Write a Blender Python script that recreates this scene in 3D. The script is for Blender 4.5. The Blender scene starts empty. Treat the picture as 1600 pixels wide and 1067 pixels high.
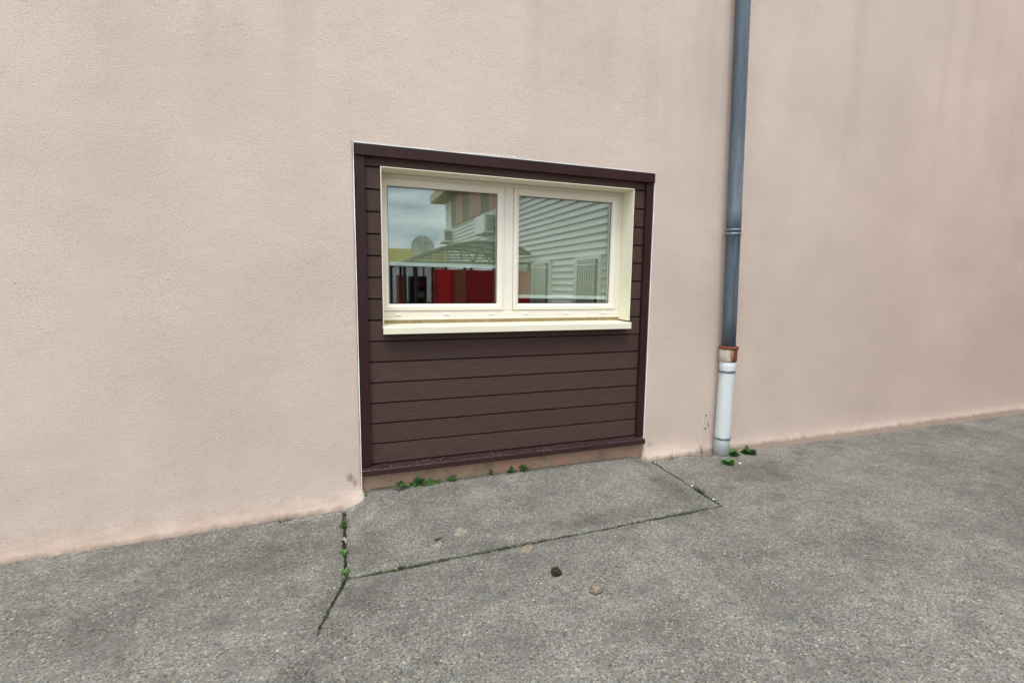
import bpy, bmesh, math, random
from mathutils import Vector, noise
random.seed(7)
R = math.radians
sc = bpy.context.scene
COL = sc.collection

# ------------------------------------------------------------------ camera, sky, sun, exposure
cam = bpy.data.cameras.new('camera'); cam_o = bpy.data.objects.new('camera', cam); COL.objects.link(cam_o)
cam.sensor_fit = 'HORIZONTAL'; cam.sensor_width = 36.0; cam.lens = 36.0*762.23/1600.0
cam.clip_start = 0.05; cam.clip_end = 600
yaw, pitch, roll = 0.3476, -0.117514, 0.011475
_f = Vector((math.sin(yaw)*math.cos(pitch), math.cos(yaw)*math.cos(pitch), math.sin(pitch)))
_r = Vector((math.cos(yaw), -math.sin(yaw), 0)); _u = _r.cross(_f)
_r2 = _r*math.cos(roll)+_u*math.sin(roll); _u2 = _u*math.cos(roll)-_r*math.sin(roll)
from mathutils import Matrix
M3 = Matrix((_r2, _u2, -_f)).transposed()
cam_o.matrix_world = Matrix.Translation((-0.1343, -3.238, 1.2575)) @ M3.to_4x4()
sc.camera = cam_o

SUN_EL, SUN_AZ = R(66), R(205)          # azimuth clockwise from +Y: in front of the wall, a little to the left
world = bpy.data.worlds.new('World'); sc.world = world; world.use_nodes = True
wn = world.node_tree; wn.nodes.clear()
def N(nt, t, **k):
    n = nt.nodes.new(t)
    for a, b in k.items(): setattr(n, a, b)
    return n
def L(nt, a, b): nt.links.new(a, b)
w_out = N(wn, 'ShaderNodeOutputWorld'); w_mix = N(wn, 'ShaderNodeMixShader')
w_sky = N(wn, 'ShaderNodeTexSky', sky_type='NISHITA', sun_disc=False, sun_elevation=SUN_EL, sun_rotation=SUN_AZ)
w_b1 = N(wn, 'ShaderNodeBackground'); w_b1.inputs[1].default_value = 0.13
w_b2 = N(wn, 'ShaderNodeBackground'); w_b2.inputs[1].default_value = 0.95
w_tc = N(wn, 'ShaderNodeTexCoord'); w_map = N(wn, 'ShaderNodeMapping'); w_map.inputs['Scale'].default_value = (1.3, 1.3, 4.2)
w_n1 = N(wn, 'ShaderNodeTexNoise'); w_n1.inputs['Scale'].default_value = 3.4; w_n1.inputs['Detail'].default_value = 7; w_n1.inputs['Roughness'].default_value = 0.52
w_r1 = N(wn, 'ShaderNodeValToRGB'); w_r2 = N(wn, 'ShaderNodeValToRGB')
w_r1.color_ramp.elements[0].position = 0.32; w_r1.color_ramp.elements[0].color = (0.50, 0.64, 0.80, 1)
w_r1.color_ramp.elements[1].position = 0.66; w_r1.color_ramp.elements[1].color = (1.72, 1.80, 1.84, 1)
w_r2.color_ramp.elements[0].position = 0.58; w_r2.color_ramp.elements[0].color = (1, 1, 1, 1)
w_r2.color_ramp.elements[1].position = 0.70; w_r2.color_ramp.elements[1].color = (0.45, 0.45, 0.45, 1)
L(wn, w_tc.outputs['Generated'], w_map.inputs[0]); L(wn, w_map.outputs[0], w_n1.inputs['Vector'])
L(wn, w_n1.outputs[0], w_r1.inputs[0]); L(wn, w_n1.outputs[0], w_r2.inputs[0])
L(wn, w_sky.outputs[0], w_b1.inputs[0]); # an overcast sky is brighter overhead than at the horizon
w_sp = N(wn, 'ShaderNodeSeparateXYZ'); L(wn, w_tc.outputs['Generated'], w_sp.inputs[0])
w_m1 = N(wn, 'ShaderNodeMath', operation='MULTIPLY_ADD', use_clamp=False); L(wn, w_sp.outputs[2], w_m1.inputs[0]); w_m1.inputs[1].default_value = 0.70; w_m1.inputs[2].default_value = 0.70
w_mx = N(wn, 'ShaderNodeVectorMath', operation='SCALE'); L(wn, w_r1.outputs[0], w_mx.inputs[0]); L(wn, w_m1.outputs[0], w_mx.inputs['Scale'])
L(wn, w_mx.outputs[0], w_b2.inputs[0])
L(wn, w_r2.outputs[0], w_mix.inputs[0]); L(wn, w_b1.outputs[0], w_mix.inputs[1]); L(wn, w_b2.outputs[0], w_mix.inputs[2])
L(wn, w_mix.outputs[0], w_out.inputs[0])

sun = bpy.data.lights.new('sun', 'SUN'); sun_o = bpy.data.objects.new('sun', sun); COL.objects.link(sun_o)
sun.energy = 1.5; sun.angle = R(22); sun.color = (1.0, 0.96, 0.90)
sd = Vector((math.sin(SUN_AZ)*math.cos(SUN_EL), math.cos(SUN_AZ)*math.cos(SUN_EL), math.sin(SUN_EL)))
sun_o.rotation_euler = sd.to_track_quat('Z', 'Y').to_euler(); sun_o.location = (-4, -12, 14)

sc.view_settings.view_transform = 'Standard'; sc.view_settings.look = 'None'
sc.view_settings.exposure = 0.62; sc.view_settings.gamma = 1.0
sc.cycles.max_bounces = 7; sc.cycles.transparent_max_bounces = 16

# ------------------------------------------------------------------ materials
MATS = {}
class NT:
    def __init__(s, name):
        m = bpy.data.materials.new(name); m.use_nodes = True; s.m = m; s.t = m.node_tree
        s.b = s.t.nodes['Principled BSDF']; MATS[name] = m
        s.pos = N(s.t, 'ShaderNodeNewGeometry').outputs['Position']
    def link(s, a, b): s.t.links.new(a, b)
    def mapping(s, scale=(1, 1, 1), loc=(0, 0, 0), vec=None):
        n = N(s.t, 'ShaderNodeMapping'); n.inputs['Scale'].default_value = scale; n.inputs['Location'].default_value = loc
        s.link(vec or s.pos, n.inputs[0]); return n.outputs[0]
    def noise(s, scale, detail=4, rough=0.55, vec=None, out=0):
        n = N(s.t, 'ShaderNodeTexNoise'); n.inputs['Scale'].default_value = scale; n.inputs['Detail'].default_value = detail
        n.inputs['Roughness'].default_value = rough; s.link(vec or s.pos, n.inputs['Vector']); return n.outputs[out]
    def voro(s, scale, out='Color', vec=None, feature='F1', rand=1.0):
        n = N(s.t, 'ShaderNodeTexVoronoi', feature=feature); n.inputs['Scale'].default_value = scale
        n.inputs['Randomness'].default_value = rand
        s.link(vec or s.pos, n.inputs['Vector']); return n.outputs[out]
    def ramp(s, fac, stops, interp='LINEAR'):
        n = N(s.t, 'ShaderNodeValToRGB'); e = n.color_ramp.elements; n.color_ramp.interpolation = interp
        while len(e) < len(stops): e.new(0.5)
        for i, (p, c) in enumerate(stops):
            e[i].position = p; e[i].color = (c, c, c, 1) if not isinstance(c, tuple) else (*c, 1)
        s.link(fac, n.inputs[0]); return n.outputs[0]
    def mix(s, fac, a, b, blend='MIX'):
        n = N(s.t, 'ShaderNodeMix', data_type='RGBA', blend_type=blend)
        for i, v in ((0, fac), (6, a), (7, b)):
            if isinstance(v, (int, float)): n.inputs[i].default_value = v if i == 0 else (v, v, v, 1)
            elif isinstance(v, tuple): n.inputs[i].default_value = (*v, 1)
            else: s.link(v, n.inputs[i])
        return n.outputs[2]
    def math(s, op, a, b=0.0, clamp=False):
        n = N(s.t, 'ShaderNodeMath', operation=op, use_clamp=clamp)
        for i, v in ((0, a), (1, b)):
            if isinstance(v, (int, float)): n.inputs[i].default_value = v
            else: s.link(v, n.inputs[i])
        return n.outputs[0]
    def dist(s, p, scale=(1, 1, 1)):
        a = N(s.t, 'ShaderNodeVectorMath', operation='SUBTRACT'); s.link(s.pos, a.inputs[0]); a.inputs[1].default_value = p
        b = N(s.t, 'ShaderNodeVectorMath', operation='MULTIPLY'); s.link(a.outputs[0], b.inputs[0]); b.inputs[1].default_value = scale
        c = N(s.t, 'ShaderNodeVectorMath', operation='LENGTH'); s.link(b.outputs[0], c.inputs[0]); return c.outputs['Value']
    def xyz(s):
        n = N(s.t, 'ShaderNodeSeparateXYZ'); s.link(s.pos, n.inputs[0]); return n.outputs
    def bump(s, h, strength, dist, prev=None):
        n = N(s.t, 'ShaderNodeBump'); n.inputs['Strength'].default_value = strength; n.inputs['Distance'].default_value = dist
        s.link(h, n.inputs['Height'])
        if prev: s.link(prev, n.inputs['Normal'])
        return n.outputs[0]
    def done(s, col=None, rough=0.6, normal=None, spec=0.4, metal=0.0):
        if col is not None:
            if isinstance(col, tuple): s.b.inputs['Base Color'].default_value = (*col, 1)
            else: s.link(col, s.b.inputs['Base Color'])
        if isinstance(rough, (int, float)): s.b.inputs['Roughness'].default_value = rough
        else: s.link(rough, s.b.inputs['Roughness'])
        s.b.inputs['Specular IOR Level'].default_value = spec; s.b.inputs['Metallic'].default_value = metal
        if normal: s.link(normal, s.b.inputs['Normal'])
        return s.m

def simple(name, col, rough=0.5, var=0.08, scale=6.0, spec=0.4, metal=0.0, bump=0.0, bscale=60):
    n = NT(name)
    v = n.ramp(n.noise(scale, 5), [(0.3, tuple(c*(1-var) for c in col)), (0.7, tuple(min(1, c*(1+var)) for c in col))])
    nm = n.bump(n.noise(bscale, 3), bump, 0.002) if bump else None
    return n.done(v, rough, nm, spec, metal)

# rendered wall: pale pinkish beige roughcast, rain streaks, splash dirt, a dark band at the foot, two brown smudges
n = NT('render')
base = n.ramp(n.noise(1.1, 5, 0.6), [(0.3, (0.550, 0.442, 0.374)), (0.7, (0.608, 0.496, 0.424))])
x, y, z = n.xyz()
fine = n.ramp(n.noise(135, 4, 0.75), [(0.32, 0.72), (0.47, 0.99), (0.70, 1.10)])
patch = n.ramp(n.noise(0.55, 6, 0.65, n.mapping((1, 1, 1.3), (2, 0, 7))), [(0.40, 0.94), (0.52, 1.0), (0.60, 1.03)])
fine = n.mix(1.0, fine, patch, 'MULTIPLY')
c = n.mix(1.0, base, fine, 'MULTIPLY')
streak = n.ramp(n.noise(1.0, 4, 0.6, n.mapping((3.4, 1, 0.22), (4.3, 0, 0))), [(0.50, 0.0), (0.72, 1.0)])
x, y, z = n.xyz()
hi = n.ramp(n.math('MULTIPLY', n.math('SUBTRACT', z, 1.9), 0.6), [(0.0, 0.0), (0.6, 0.75)])
c = n.mix(n.math('MULTIPLY', streak, n.math('MULTIPLY', hi, 0.36)), c, (0.345, 0.295, 0.245))
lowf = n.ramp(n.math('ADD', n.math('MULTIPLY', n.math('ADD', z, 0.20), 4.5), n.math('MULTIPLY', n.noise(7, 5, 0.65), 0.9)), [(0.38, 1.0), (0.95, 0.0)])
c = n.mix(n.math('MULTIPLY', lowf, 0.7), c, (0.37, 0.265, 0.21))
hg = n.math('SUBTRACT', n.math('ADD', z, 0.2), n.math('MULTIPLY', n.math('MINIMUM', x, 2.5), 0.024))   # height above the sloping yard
foot_band = n.ramp(n.math('ADD', n.math('MULTIPLY', hg, 16.0), n.math('MULTIPLY', n.noise(16, 6, 0.75), 1.1)), [(0.50, 1.0), (1.05, 0.0)])  # thin ragged band, darker towards the foot of the wall
c = n.mix(n.math('MULTIPLY', foot_band, 0.75), c, (0.17, 0.13, 0.10))
sm = n.math('MULTIPLY', n.noise(45, 4, 0.7), 0.9)
for (pp, ss, k, colr) in (((-0.075, 0, -0.012), (17, 1, 13), 0.75, (0.20, 0.135, 0.11)), ((-0.045, 0, -0.05), (28, 1, 14), 0.6, (0.20, 0.13, 0.11)),
                    ((2.242, 0, -0.03), (20, 1, 16), 0.45, (0.27, 0.20, 0.17)), ((2.185, 0, -0.13), (22, 1, 20), 0.5, (0.22, 0.17, 0.15))):
    m = n.ramp(n.math('ADD', n.dist(pp, ss), sm), [(0.55, 1.0), (1.25, 0.0)])
    c = n.mix(n.math('MULTIPLY', m, k), c, colr)
pit = n.ramp(n.voro(11, 'Distance'), [(0.03, 0.0), (0.06, 1.0)])
pm = n.ramp(n.noise(3.0, 2), [(0.56, 1.0), (0.60, 0.0)])
c = n.mix(n.math('MULTIPLY', n.math('SUBTRACT', 1.0, pit), n.math('SUBTRACT', 1.0, pm)), c, (0.27, 0.20, 0.165))
b1 = n.bump(n.noise(140, 4, 0.7), 0.6, 0.007)
b2 = n.bump(n.noise(24, 3, 0.6), 0.12, 0.012, b1)
b3 = n.bump(n.noise(4.5, 4, 0.55, n.mapping((1, 1, 1.4))), 0.12, 0.03, b2)     # trowel sweeps
n.done(c, 0.92, b3, 0.2)

# plinth strip under the cladding: stained, older render
n = NT('plinth_render')
c = n.ramp(n.noise(5.0, 6, 0.65), [(0.30, (0.22, 0.165, 0.125)), (0.50, (0.40, 0.27, 0.19)), (0.68, (0.45, 0.26, 0.18))])
c = n.mix(n.ramp(n.noise(18, 4, 0.7), [(0.55, 0.0), (0.72, 0.6)]), c, (0.17, 0.14, 0.115))
n.done(c, 0.9, n.bump(n.noise(80, 4, 0.7), 0.5, 0.006), 0.2)

def concrete(name, dark, light, speck, cell, stains=()):
    n = NT(name)
    big = n.math('ADD', n.math('MULTIPLY', n.noise(1.6, 6, 0.62), 0.6), n.math('MULTIPLY', n.noise(9, 6, 0.7), 0.4))
    c = n.ramp(big, [(0.34, dark), (0.50, tuple((a+b)/2 for a, b in zip(dark, light))), (0.66, light)])
    sep = N(n.t, 'ShaderNodeSeparateColor'); n.link(n.voro(cell, 'Color'), sep.inputs[0])
    st = n.ramp(sep.outputs[0], [(0.0, 0.42), (0.12, 0.66), (0.25, 0.90), (0.70, 1.05), (0.88, 1.32), (1.0, speck)])
    c = n.mix(1.0, c, st, 'MULTIPLY')
    tint = n.ramp(sep.outputs[1], [(0.0, (1.10, 0.98, 0.86)), (0.25, (1.0, 1.0, 1.0)), (0.8, (0.99, 1.0, 1.02)), (1.0, (1.16, 1.05, 0.82))])
    c = n.mix(1.0, c, tint, 'MULTIPLY')
    sep2 = N(n.t, 'ShaderNodeSeparateColor'); n.link(n.voro(cell*0.36, 'Color'), sep2.inputs[0])
    d2 = n.voro(cell*0.36, 'Distance')
    peb = n.math('MULTIPLY', n.math('GREATER_THAN', sep2.outputs[0], 0.93), n.ramp(d2, [(0.22, 1.0), (0.40, 0.0)]))
    pcol = n.ramp(sep2.outputs[1], [(0.0, (0.10, 0.095, 0.09)), (0.35, (0.36, 0.30, 0.22)), (0.7, (0.36, 0.345, 0.31)), (1.0, (0.46, 0.44, 0.40))])
    c = n.mix(n.math('MULTIPLY', peb, 0.8), c, pcol)
    f = n.ramp(n.noise(240, 3, 0.7), [(0.3, 0.78), (0.7, 1.16)]); c = n.mix(1.0, c, f, 'MULTIPLY')
    blot = n.ramp(n.noise(3.3, 6, 0.7, n.mapping((1, 1.5, 1), (3.1, 5.2, 0))), [(0.50, 0.0), (0.72, 0.7)])
    c = n.mix(blot, c, tuple(d*0.8 for d in dark))
    warm = n.ramp(n.noise(5.0, 5, 0.7, n.mapping((1, 1, 1), (9, 2, 0))), [(0.60, 0.0), (0.78, 0.4)])
    c = n.mix(warm, c, (0.36, 0.32, 0.24))
    wob = n.math('MULTIPLY', n.noise(6, 6, 0.7), 1.1)     # old damp and oil stains
    for (pp, ss, k) in stains:
        m = n.ramp(n.math('ADD', n.dist(pp, ss), wob), [(0.75, 1.0), (1.6, 0.0)])
        c = n.mix(n.math('MULTIPLY', m, k), c, n.mix(1.0, c, (0.60, 0.585, 0.56), 'MULTIPLY'))
    b = n.bump(n.voro(cell, 'Distance'), 0.55, 0.005); b = n.bump(n.noise(60, 5, 0.7), 0.5, 0.008, b)
    n.done(c, 0.9, b, 0.25); return n
concrete('pavement_concrete', (0.112, 0.107, 0.096), (0.218, 0.210, 0.189), 1.8, 140, (((-.6, -.45, 0), (.9, 1.0, 0), .45), ((2.85, -.45, 0), (1.0, 1.5, 0), .5), ((-.1, -1.0, 0), (2.0, 2.5, 0), .35), ((1.2, -1.6, 0), (1.3, 3, 0), .4), ((4.6, -1.5, 0), (.6, .9, 0), .4)))
concrete('slab_concrete', (0.114, 0.109, 0.097), (0.232, 0.224, 0.200), 1.95, 160, (((2.05, -.5, 0), (3.5, 1.3, 0), .7), ((1.5, -.74, 0), (1.1, 4.0, 0), .6), ((.35, -.15, 0), (1.3, 3.0, 0), .4), ((.0, -.5, 0), (4, 1.4, 0), .4), ((2.12, -.12, 0), (5, 4, 0), .7)))

n = NT('joint_soil')
c = n.ramp(n.noise(38, 5, 0.7), [(0.30, (0.016, 0.014, 0.010)), (0.46, (0.045, 0.036, 0.024)), (0.58, (0.034, 0.046, 0.014)), (0.74, (0.10, 0.082, 0.058))])
n.done(c, 0.95, n.bump(n.noise(130, 4, 0.7), 0.8, 0.008), 0.1)

# fibre cement boards, embossed wood grain
n = NT('board_brown')
oi = N(n.t, 'ShaderNodeObjectInfo')
g0 = n.noise(1.0, 5, 0.6, n.mapping((7, 1, 95)))
gr = n.math('ADD', g0, n.math('MULTIPLY', n.noise(1.0, 3, 0.6, n.mapping((40, 1, 260))), 0.45))
c = n.ramp(gr, [(0.45, (0.051, 0.0275, 0.0225)), (0.95, (0.078, 0.0455, 0.0385))])
c = n.mix(n.math('MULTIPLY', n.noise(2.2, 4), 0.35), c, (0.074, 0.046, 0.041))
rv = n.ramp(oi.outputs['Random'], [(0, 0.86), (1, 1.10)]); c = n.mix(1.0, c, rv, 'MULTIPLY')
n.done(c, 0.7, n.bump(gr, 0.5, 0.004), 0.16)

n = NT('trim_brown')
c = n.ramp(n.noise(3.0, 5, 0.6), [(0.3, (0.026, 0.0092, 0.0095)), (0.7, (0.036, 0.0140, 0.0145))])
n.done(c, n.ramp(n.noise(9, 4), [(0.3, 0.36), (0.7, 0.5)]), n.bump(n.noise(30, 2), 0.04, 0.004), 0.2)
n = NT('flashing_brown')
c = n.ramp(n.noise(4.0, 5), [(0.3, (0.026, 0.0092, 0.0095)), (0.7, (0.036, 0.0140, 0.0145))])
x, y, z = n.xyz()
nn = N(n.t, 'ShaderNodeNewGeometry'); sp = N(n.t, 'ShaderNodeSeparateXYZ'); n.link(nn.outputs['Normal'], sp.inputs[0])
du = n.math('MULTIPLY', n.ramp(n.noise(45, 6, 0.8), [(0.52, 0.0), (0.80, 0.6)]), n.ramp(sp.outputs[2], [(0.5, 0.0), (0.8, 1.0)]))
c = n.mix(du, c, (0.34, 0.29, 0.28))
n.done(c, 0.45, None, 0.4)

simple('membrane', (0.012, 0.010, 0.010), 0.8, 0.2)
simple('bead_white', (0.80, 0.81, 0.80), 0.5, 0.06, 30)
n = NT('frame_pvc')
c = n.ramp(n.noise(4, 4), [(0.3, (0.725, 0.665, 0.560)), (0.7, (0.755, 0.705, 0.610))])
n.done(c, 0.36, None, 0.4)
n = NT('lining_cream')
c = n.ramp(n.noise(5, 4), [(0.3, (0.715, 0.670, 0.505)), (0.7, (0.750, 0.715, 0.560))])
n.done(c, 0.42, n.bump(n.noise(12, 2), 0.05, 0.004), 0.4)
simple('cap_white', (0.86, 0.86, 0.85), 0.35, 0.02)
simple('gasket_black', (0.012, 0.012, 0.013), 0.5)
simple('timber_raw', (0.46, 0.36, 0.20), 0.8, 0.25, 25)
n = NT('blind_fabric')
c = n.ramp(n.noise(300, 2), [(0.3, (0.315, 0.325, 0.235)), (0.7, (0.355, 0.365, 0.27))]); n.done(c, 0.9, None, 0.1)
simple('blind_bar', (0.90, 0.94, 0.92), 0.4, 0.03)
simple('interior_paint', (0.28, 0.27, 0.25), 0.9, 0.1)
# float glass of the double glazing: partly reflecting, partly clear
n = NT('glass'); n.t.nodes.remove(n.b)
lw = N(n.t, 'ShaderNodeLayerWeight'); lw.inputs[0].default_value = 0.5
fr = n.math('ADD', n.math('MULTIPLY', n.math('POWER', lw.outputs['Facing'], 4.0), 0.8), 0.180, True)
tr = N(n.t, 'ShaderNodeBsdfTransparent'); tr.inputs[0].default_value = (0.93, 0.97, 0.94, 1)
gl = N(n.t, 'ShaderNodeBsdfGlossy'); gl.inputs['Roughness'].default_value = 0.0; gl.inputs['Color'].default_value = (0.97, 1.0, 0.98, 1)
gb = n.bump(n.noise(2.2, 1), 0.03, 0.004); n.link(gb, gl.inputs['Normal'])
ms = N(n.t, 'ShaderNodeMixShader'); n.link(fr, ms.inputs[0]); n.link(tr.outputs[0], ms.inputs[1]); n.link(gl.outputs[0], ms.inputs[2])
n.link(ms.outputs[0], n.t.nodes['Material Output'].inputs[0])

n = NT('zinc')
c = n.ramp(n.noise(1.0, 5, 0.6, n.mapping((30, 30, 2.5))), [(0.3, (0.062, 0.082, 0.105)), (0.7, (0.112, 0.138, 0.165))])
c = n.mix(n.ramp(n.noise(30, 5, 0.7), [(0.62, 0.0), (0.80, 0.4)]), c, (0.22, 0.25, 0.27))
n.done(c, 0.55, None, 0.4, 0.25)
n = NT('pipe_white')
c = n.ramp(n.noise(1.0, 5, 0.6, n.mapping((22, 22, 3))), [(0.3, (0.54, 0.575, 0.575)), (0.7, (0.63, 0.66, 0.655))])
x, y, z = n.xyz()
dt = n.ramp(n.math('ADD', n.math('MULTIPLY', n.math('ADD', z, 0.17), 7.0), n.math('MULTIPLY', n.noise(25, 5, 0.7), 0.8)), [(0.35, 0.85), (0.8, 0.0)])
c = n.mix(dt, c, (0.33, 0.29, 0.23))
up = n.ramp(n.math('ADD', n.math('MULTIPLY', n.math('SUBTRACT', 0.66, z), 14.0), n.math('MULTIPLY', n.noise(30, 5, 0.7), 1.4)), [(0.3, 0.8), (1.1, 0.0)])
c = n.mix(up, c, (0.42, 0.36, 0.29))
n.done(c, 0.5, n.bump(n.noise(70, 3), 0.06, 0.003), 0.4)
n = NT('socket_rusty')
x, y, z = n.xyz()
rf = n.ramp(n.math('ADD', n.math('MULTIPLY', n.math('SUBTRACT', x, 2.875), 11.0), n.math('MULTIPLY', n.noise(1.0, 5, 0.7, n.mapping((40, 40, 9))), 0.9)), [(0.45, 0.0), (0.72, 1.0)])
rust = n.ramp(n.noise(60, 5, 0.7), [(0.3, (0.085, 0.022, 0.010)), (0.7, (0.26, 0.085, 0.036))])
wt = n.ramp(n.noise(20, 5, 0.7), [(0.35, (0.56, 0.52, 0.44)), (0.65, (0.40, 0.32, 0.23))])
n.done(n.mix(rf, wt, rust), 0.75, n.bump(n.noise(90, 4), 0.25, 0.003), 0.3)
n = NT('rust')
n.done(n.ramp(n.noise(50, 5, 0.7), [(0.3, (0.10, 0.028, 0.014)), (0.7, (0.25, 0.085, 0.040))]), 0.85, n.bump(n.noise(90, 4), 0.4, 0.003), 0.25)
simple('clamp_grey', (0.17, 0.20, 0.22), 0.45, 0.25, 40, 0.5, 0.4)
simple('mortar_grey', (0.20, 0.195, 0.19), 0.9, 0.2, 30, 0.2, 0, 0.4)
simple('hole_dark', (0.03, 0.022, 0.018), 0.95, 0.2)
for nm, cc in (('leaf_green', (0.075, 0.180, 0.036)), ('leaf_dark', (0.044, 0.115, 0.024)), ('grass_green', (0.066, 0.105, 0.028)), ('grass_dry', (0.20, 0.155, 0.07))):
    n = NT(nm); oi = N(n.t, 'ShaderNodeObjectInfo')
    c = n.ramp(n.noise(55, 3), [(0.3, tuple(k*0.62 for k in cc)), (0.7, tuple(k*1.3 for k in cc))])
    n.done(c, 0.5, None, 0.35)
    n.b.inputs['Subsurface Weight'].default_value = 0.0
simple('clod_dark', (0.035, 0.026, 0.020), 0.95, 0.35, 60, 0.1, 0, 0.8)
simple('stone_tan', (0.205, 0.165, 0.125), 0.9, 0.3, 60, 0.2, 0, 0.6)
simple('stone_pale', (0.46, 0.42, 0.34), 0.9, 0.25, 60, 0.2, 0, 0.6)
simple('stone_crust', (0.235, 0.215, 0.17), 0.95, 0.45, 90, 0.1, 0, 1.0, 90)
simple('stone_white', (0.70, 0.68, 0.62), 0.8, 0.1, 60, 0.2, 0, 0.4)
simple('leaf_dead', (0.30, 0.225, 0.165), 0.8, 0.2, 60)
# across the yard
simple('siding_white', (0.74, 0.76, 0.72), 0.5, 0.04, 2)
simple('panel_pink', (0.46, 0.20, 0.17), 0.7, 0.06, 2)
simple('panel_olive', (0.13, 0.105, 0.055), 0.7, 0.08, 2)
simple('fascia_beige', (0.50, 0.38, 0.22), 0.6, 0.05)
simple('soffit_mauve', (0.24, 0.14, 0.13), 0.7, 0.05)
simple('soffit_brown', (0.10, 0.075, 0.05), 0.8, 0.1)
simple('roof_grey', (0.12, 0.11, 0.10), 0.8, 0.1)
simple('pane_dark', (0.06, 0.065, 0.06), 0.15, 0.1)
simple('white_metal', (0.80, 0.81, 0.78), 0.45, 0.03)
simple('steel_dark', (0.028, 0.030, 0.028), 0.5, 0.1)
simple('canopy_sheet', (0.12, 0.125, 0.08), 0.6, 0.1).node_tree.nodes['Principled BSDF'].inputs['Alpha'].default_value = 0.55
simple('red_bright', (0.56, 0.014, 0.014), 0.5, 0.1, 2)
simple('red_dark', (0.32, 0.010, 0.014), 0.5, 0.1, 2)
simple('red_brown', (0.30, 0.085, 0.050), 0.6, 0.15, 3)
simple('cabinet_rust', (0.16, 0.040, 0.020), 0.7, 0.4, 3)
simple('cabinet_black', (0.012, 0.012, 0.013), 0.6, 0.3)
simple('yellow_sheet', (0.66, 0.52, 0.03), 0.5, 0.05, 2)
simple('yellow_rib', (0.85, 0.78, 0.35), 0.5, 0.05, 2)
simple('grey_cladding', (0.60, 0.64, 0.67), 0.6, 0.04, 1)
simple('dish_grey', (0.66, 0.66, 0.60), 0.6, 0.06, 3)
simple('hedge_green', (0.045, 0.085, 0.025), 0.8, 0.4, 12)

# ------------------------------------------------------------------ builders
def link(name, mesh, mat=None, parent=None, smooth=False):
    o = bpy.data.objects.new(name, mesh); COL.objects.link(o)
    if mat: mesh.materials.append(MATS[mat])
    if parent: o.parent = parent
    if smooth:
        for p in mesh.polygons: p.use_smooth = True
    return o
def from_bm(name, bm, mat, parent=None, smooth=False, recalc=True):
    if recalc: bmesh.ops.recalc_face_normals(bm, faces=bm.faces)
    me = bpy.data.meshes.new(name); bm.to_mesh(me); bm.free()
    return link(name, me, mat, parent, smooth)
def from_data(name, vs, fs, mat, parent=None, smooth=False):
    me = bpy.data.meshes.new(name); me.from_pydata(vs, [], fs); me.update()
    return link(name, me, mat, parent, smooth)
def add_box(bm, x0, x1, y0, y1, z0, z1, bev=0.0):
    r = bmesh.ops.create_cube(bm, size=1.0)
    for v in r['verts']:
        v.co = Vector(((x0+x1)/2+v.co.x*(x1-x0), (y0+y1)/2+v.co.y*(y1-y0), (z0+z1)/2+v.co.z*(z1-z0)))
    if bev:
        es = list({e for v in r['verts'] for e in v.link_edges})
        bmesh.ops.bevel(bm, geom=es, offset=bev, segments=2, affect='EDGES', profile=0.6)
def box(name, x0, x1, y0, y1, z0, z1, mat, parent=None, bev=0.0):
    bm = bmesh.new(); add_box(bm, x0, x1, y0, y1, z0, z1, bev); return from_bm(name, bm, mat, parent)
def prism(name, pts, axis, a0, a1, mat, parent=None, bev=0.0):
    """pts: polygon in the two other axes; extruded along axis from a0 to a1"""
    def P(u, v, a): return {'x': (a, u, v), 'y': (u, a, v), 'z': (u, v, a)}[axis]
    bm = bmesh.new()
    A = [bm.verts.new(P(u, v, a0)) for u, v in pts]; B = [bm.verts.new(P(u, v, a1)) for u, v in pts]
    k = len(pts); bm.faces.new(A); bm.faces.new(B[::-1])
    for i in range(k): bm.faces.new((A[i], B[i], B[(i+1) % k], A[(i+1) % k]))
    bmesh.ops.recalc_face_normals(bm, faces=bm.faces)
    if bev: bmesh.ops.bevel(bm, geom=list(bm.edges), offset=bev, segments=2, affect='EDGES', profile=0.6)
    return from_bm(name, bm, mat, parent)
def lathe(name, rings, mat, parent=None, seg=40, smooth=True, wob=0.0):
    """rings: list of (cx, cy, z, r)"""
    vs, fs = [], []
    for (cx, cy, zz, rr) in rings:
        for i in range(seg):
            a = 2*math.pi*i/seg; q = rr*(1+wob*math.sin(3*a+zz*9))
            vs.append((cx+q*math.cos(a), cy+q*math.sin(a), zz))
    for j in range(len(rings)-1):
        for i in range(seg):
            fs.append((j*seg+i, j*seg+(i+1) % seg, (j+1)*seg+(i+1) % seg, (j+1)*seg+i))
    fs.append(tuple(range(seg-1, -1, -1))); fs.append(tuple((len(rings)-1)*seg+i for i in range(seg)))
    o = from_data(name, vs, fs, mat, parent, smooth)
    return o
def tube(name, pts, r, mat, parent=None, seg=8):
    vs, fs = [], []
    pts = [Vector(p) for p in pts]
    for i, p in enumerate(pts):
        d = (pts[min(i+1, len(pts)-1)]-pts[max(i-1, 0)]).normalized()
        a = d.orthogonal().normalized() if abs(d.z) < 0.9 else d.cross(Vector((1, 0, 0))).normalized()
        b = d.cross(a)
        for k in range(seg):
            t = 2*math.pi*k/seg; vs.append(tuple(p+a*r*math.cos(t)+b*r*math.sin(t)))
    for j in range(len(pts)-1):
        for i in range(seg): fs.append((j*seg+i, j*seg+(i+1) % seg, (j+1)*seg+(i+1) % seg, (j+1)*seg+i))
    fs.append(tuple(range(seg-1, -1, -1))); fs.append(tuple((len(pts)-1)*seg+i for i in range(seg)))
    return from_data(name, vs, fs, mat, parent, True)
def tag(o, label, cat, group=None):
    o['label'] = label; o['category'] = cat
    if group: o['group'] = group
    return o
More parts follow.
